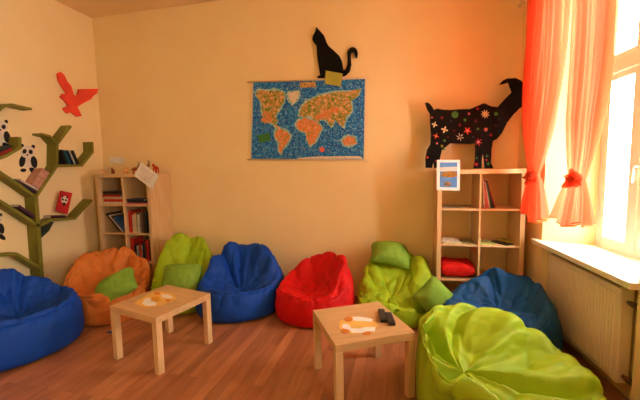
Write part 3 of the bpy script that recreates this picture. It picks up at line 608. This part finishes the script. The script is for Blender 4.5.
cut([(61.2, 190.6), (72.4, 193), (67.6, 214.6), (56.2, 211)], 0, LX+.08, -.018, 'cover', mat('cover_panda', (202, 40, 44), .5), r)
cut([(64.6+3.4*math.cos(2*PI*i/16), 200+4*math.sin(2*PI*i/16)) for i in range(16)], 0, LX+.0812, -.001, 'panda_face', M_pw, r)
for a, b_, c_ in ((62.8, 199.5, 1.1), (66, 200.2, 1.1), (62.4, 196.4, 1.0), (67.2, 197.4, 1.0), (64, 204, 1.6)):
    cut([(a+c_*math.cos(2*PI*i/12), b_+c_*math.sin(2*PI*i/12)) for i in range(12)], 0, LX+.0824, -.001, 'panda_marking', M_pk, r)

# ------------------------------------------------------------------ on top of the crowded bookcase
def toy(u, k, rgb, lab, yy, rz=0, horns=False, s=1.0):
    p = at(u, 172, 1, yy); r = thing('toy_animal', (p.x, yy, 1.502), lab, 'toy', rz, None)
    b = MB(); b.ell((0, 0, .05*s), (.036*s, .018*s, .02*s)); b.ell((.036*s, 0, .078*s), (.017*s, .012*s, .014*s)); b.tube([(.025*s, 0, .055*s), (.036*s, 0, .078*s)], .010*s)
    b.tube([(-.034*s, 0, .055*s), (-.05*s, 0, .04*s)], .004*s)
    b.build('body', mat('toy_%d_%d_%d' % rgb, rgb, .5), r, smooth=True)
    for a in (-.024, .024):
        for c in (-.01, .01): MB().tube([(a*s, c*s, .0), (a*s, c*s, .045*s)], .006*s, 8).build('leg', mat('toy_%d_%d_%d' % rgb, rgb, .5), r, smooth=True)
    if horns:
        for c in (-.006, .006): MB().tube([(.038*s, c*s, .088*s), (.045*s, c*2*s, .11*s), (.035*s, c*3*s, .125*s)], .003*s, 6).build('horn', mat('horn', (90, 50, 30), .5), r)
toy(106, 0, (236, 190, 150), 'small pale toy animal at the left end of the top of the crowded bookcase', 3.70, .3)
toy(113, 0, (150, 60, 40), 'small dark red toy animal on top of the crowded bookcase beneath the white card', 3.72, 2.6, s=.9)
toy(126, 0, (232, 170, 100), 'small yellow toy animal in the middle of the top of the crowded bookcase', 3.70, 1.2, s=.9)
toy(135.5, 0, (150, 80, 40), 'brown horned toy animal left of the tilted paper sign', 3.76, .2, True, 1.15)
toy(145, 0, (170, 110, 60), 'brown horned toy animal behind the tilted paper sign', 3.84, .4, True, 1.3)
toy(156, 0, (206, 70, 40), 'red toy animal behind the right corner of the tilted paper sign', 3.86, 2.8, s=1.35)
r = cut([(109.3, 157.2), (124, 157.2), (123.8, 163.4), (109.4, 163.2)], 1, 3.966, .003, 'wall_card', M_paper); tag(r, 'small white card on the wall above the left end of the crowded bookcase', 'card')
r = thing('paper_sign', at(146, 176, 1, LYc-.004), 'white paper sign tilted across the top right corner of the crowded bookcase', 'sign')
A = [(141.2, 162), (158.7, 175.4), (152, 189.4), (134, 175.6)]
cut(A, 1, LYc-.006, .003, 'sheet', M_paper, r)
for k in range(4):
    t0 = .22+.17*k; l = [(A[0][i]+(A[3][i]-A[0][i])*t0, A[1][i]+(A[2][i]-A[1][i])*t0) for i in (0, 1)]
    P0 = (A[0][0]+(A[3][0]-A[0][0])*t0, A[0][1]+(A[3][1]-A[0][1])*t0); P1 = (A[1][0]+(A[2][0]-A[1][0])*t0, A[1][1]+(A[2][1]-A[1][1])*t0)
    L0 = (P0[0]*.85+P1[0]*.15, P0[1]*.85+P1[1]*.15); L1 = (P0[0]*.2+P1[0]*.8, P0[1]*.2+P1[1]*.8)
    cut([L0, L1, (L1[0]-.3, L1[1]+.7), (L0[0]-.3, L0[1]+.7)], 1, LYc-.0068, .0008, 'written_line', mat('faint_ink', (224, 206, 200), .8), r)

# ------------------------------------------------------------------ on the tables
def flat(pix, z, th, name, m_, parent): return cut(pix, 2, z, th, name, m_, parent)
def blob(cx, cy, a, b_, n=28, w=0, k=5, ph=0): return [(cx+a*(1+w*math.cos(k*t_+ph))*math.cos(t_), cy+b_*(1+w*math.cos(k*t_+ph))*math.sin(t_)) for t_ in [2*PI*i/n for i in range(n)]]
M_y = mat('cutout_yellow', (242, 196, 104), .7); M_o = mat('cutout_orange', (222, 132, 52), .7); M_w = mat('cutout_white', (250, 244, 240), .7)
r = thing('paper_cutout', at(358, 325, 2, .45), 'yellow and white paper cut-out lying beside the two remotes', 'paper cut-out', 0, 'paper cut-outs on the tables')
flat(blob(358, 325.2, 19.5, 8.6, 40, .06, 7), .4505, .0012, 'sheet', M_y, r)
flat(blob(348.5, 319.3, 4.2, 2.6), .4517, .0008, 'painted_patch', M_o, r); flat(blob(345.5, 330.8, 4.2, 2.4), .4517, .0008, 'painted_patch', M_o, r); flat(blob(367, 333, 4.6, 2), .4517, .0008, 'painted_patch', M_o, r)
flat([(352.5, 317), (359, 316.6), (372.5, 319), (372, 321.8), (362, 321), (353, 320.6)], .4517, .0009, 'white_patch', M_w, r)
flat([(342, 325), (345.5, 323.6), (349, 325), (351.5, 328.4), (359, 328.6), (366, 327.2), (375.6, 327), (374.6, 331.6), (367, 331.4), (361, 333.2), (352, 332.6), (349, 329.8), (342.4, 328.2)], .4517, .0009, 'white_patch', M_w, r)
r = thing('paper_cutout', at(154, 299, 2, .45), 'yellow and white paper cut-out lying alone on the left table', 'paper cut-out', 0, 'paper cut-outs on the tables')
flat([(134, 303), (141, 299), (147, 294.5), (155, 291.5), (166, 292), (175, 295), (176.5, 298.5), (172, 301.5), (163, 304.4), (154, 306.6), (144, 307.6), (139, 305)], .4505, .0012, 'sheet', M_y, r)
flat([(142, 303.5), (145, 299), (149.5, 297.5), (151, 300.5), (157, 303.4), (155, 305.6), (146, 306)], .4517, .0009, 'white_patch', M_w, r)
flat([(161, 294.4), (168, 294.6), (173.6, 297.4), (169, 298.6), (162, 297.4)], .4517, .0009, 'white_patch', M_w, r)
flat(blob(156, 299, 4.6, 2.6), .4517, .0009, 'painted_patch', mat('cutout_gold', (232, 164, 48), .7), r); flat(blob(157, 293.6, 3.4, 1.5), .4517, .0009, 'painted_patch', M_o, r); flat(blob(168, 300.4, 2.6, 1.1), .4517, .0009, 'painted_patch', M_o, r)
def remote(u0, v0, u1, v1, lab):
    a, b_ = at(u0, v0, 2, .45), at(u1, v1, 2, .45); c = (a+b_)/2; d = b_-a; L = d.length
    r = thing('remote_control', (c.x, c.y, .45), lab, 'remote control', math.atan2(d.y, d.x)-PI/2, 'remote controls')
    rc_ = MB().box(-.024, .024, -L/2, L/2, .001, .026).build('casing', mat('remote_black', (30, 25, 26), .4, (36, 30, 30), 10, .5), r, .007)
    for j in range(5):
        for i in (-1, 0, 1): MB().tube([(i*.013, L*(.36-j*.15), .026), (i*.013, L*(.36-j*.15), .0285)], .0042, 10).build('button', mat('button_grey', (120, 110, 110), .5), rc_)
remote(392.2, 326.2, 388.2, 315.0, 'black remote control on the right of the pair on the table')
remote(383.8, 323.2, 381.2, 311.6, 'black remote control on the left of the pair on the table')
p = at(109.5, 332.5, 2, 0)
r = MB().prism([(p.x-.03, p.y-.012, .0), (p.x+.035, p.y-.015, 0), (p.x+.04, p.y+.02, 0), (p.x-.02, p.y+.024, 0)], (0, 0, .006)).build('plastic_scrap', mat('scrap_blue', (40, 90, 150), .5)); tag(r, 'tiny blue scrap on the floor beside the left table leg', 'scrap')
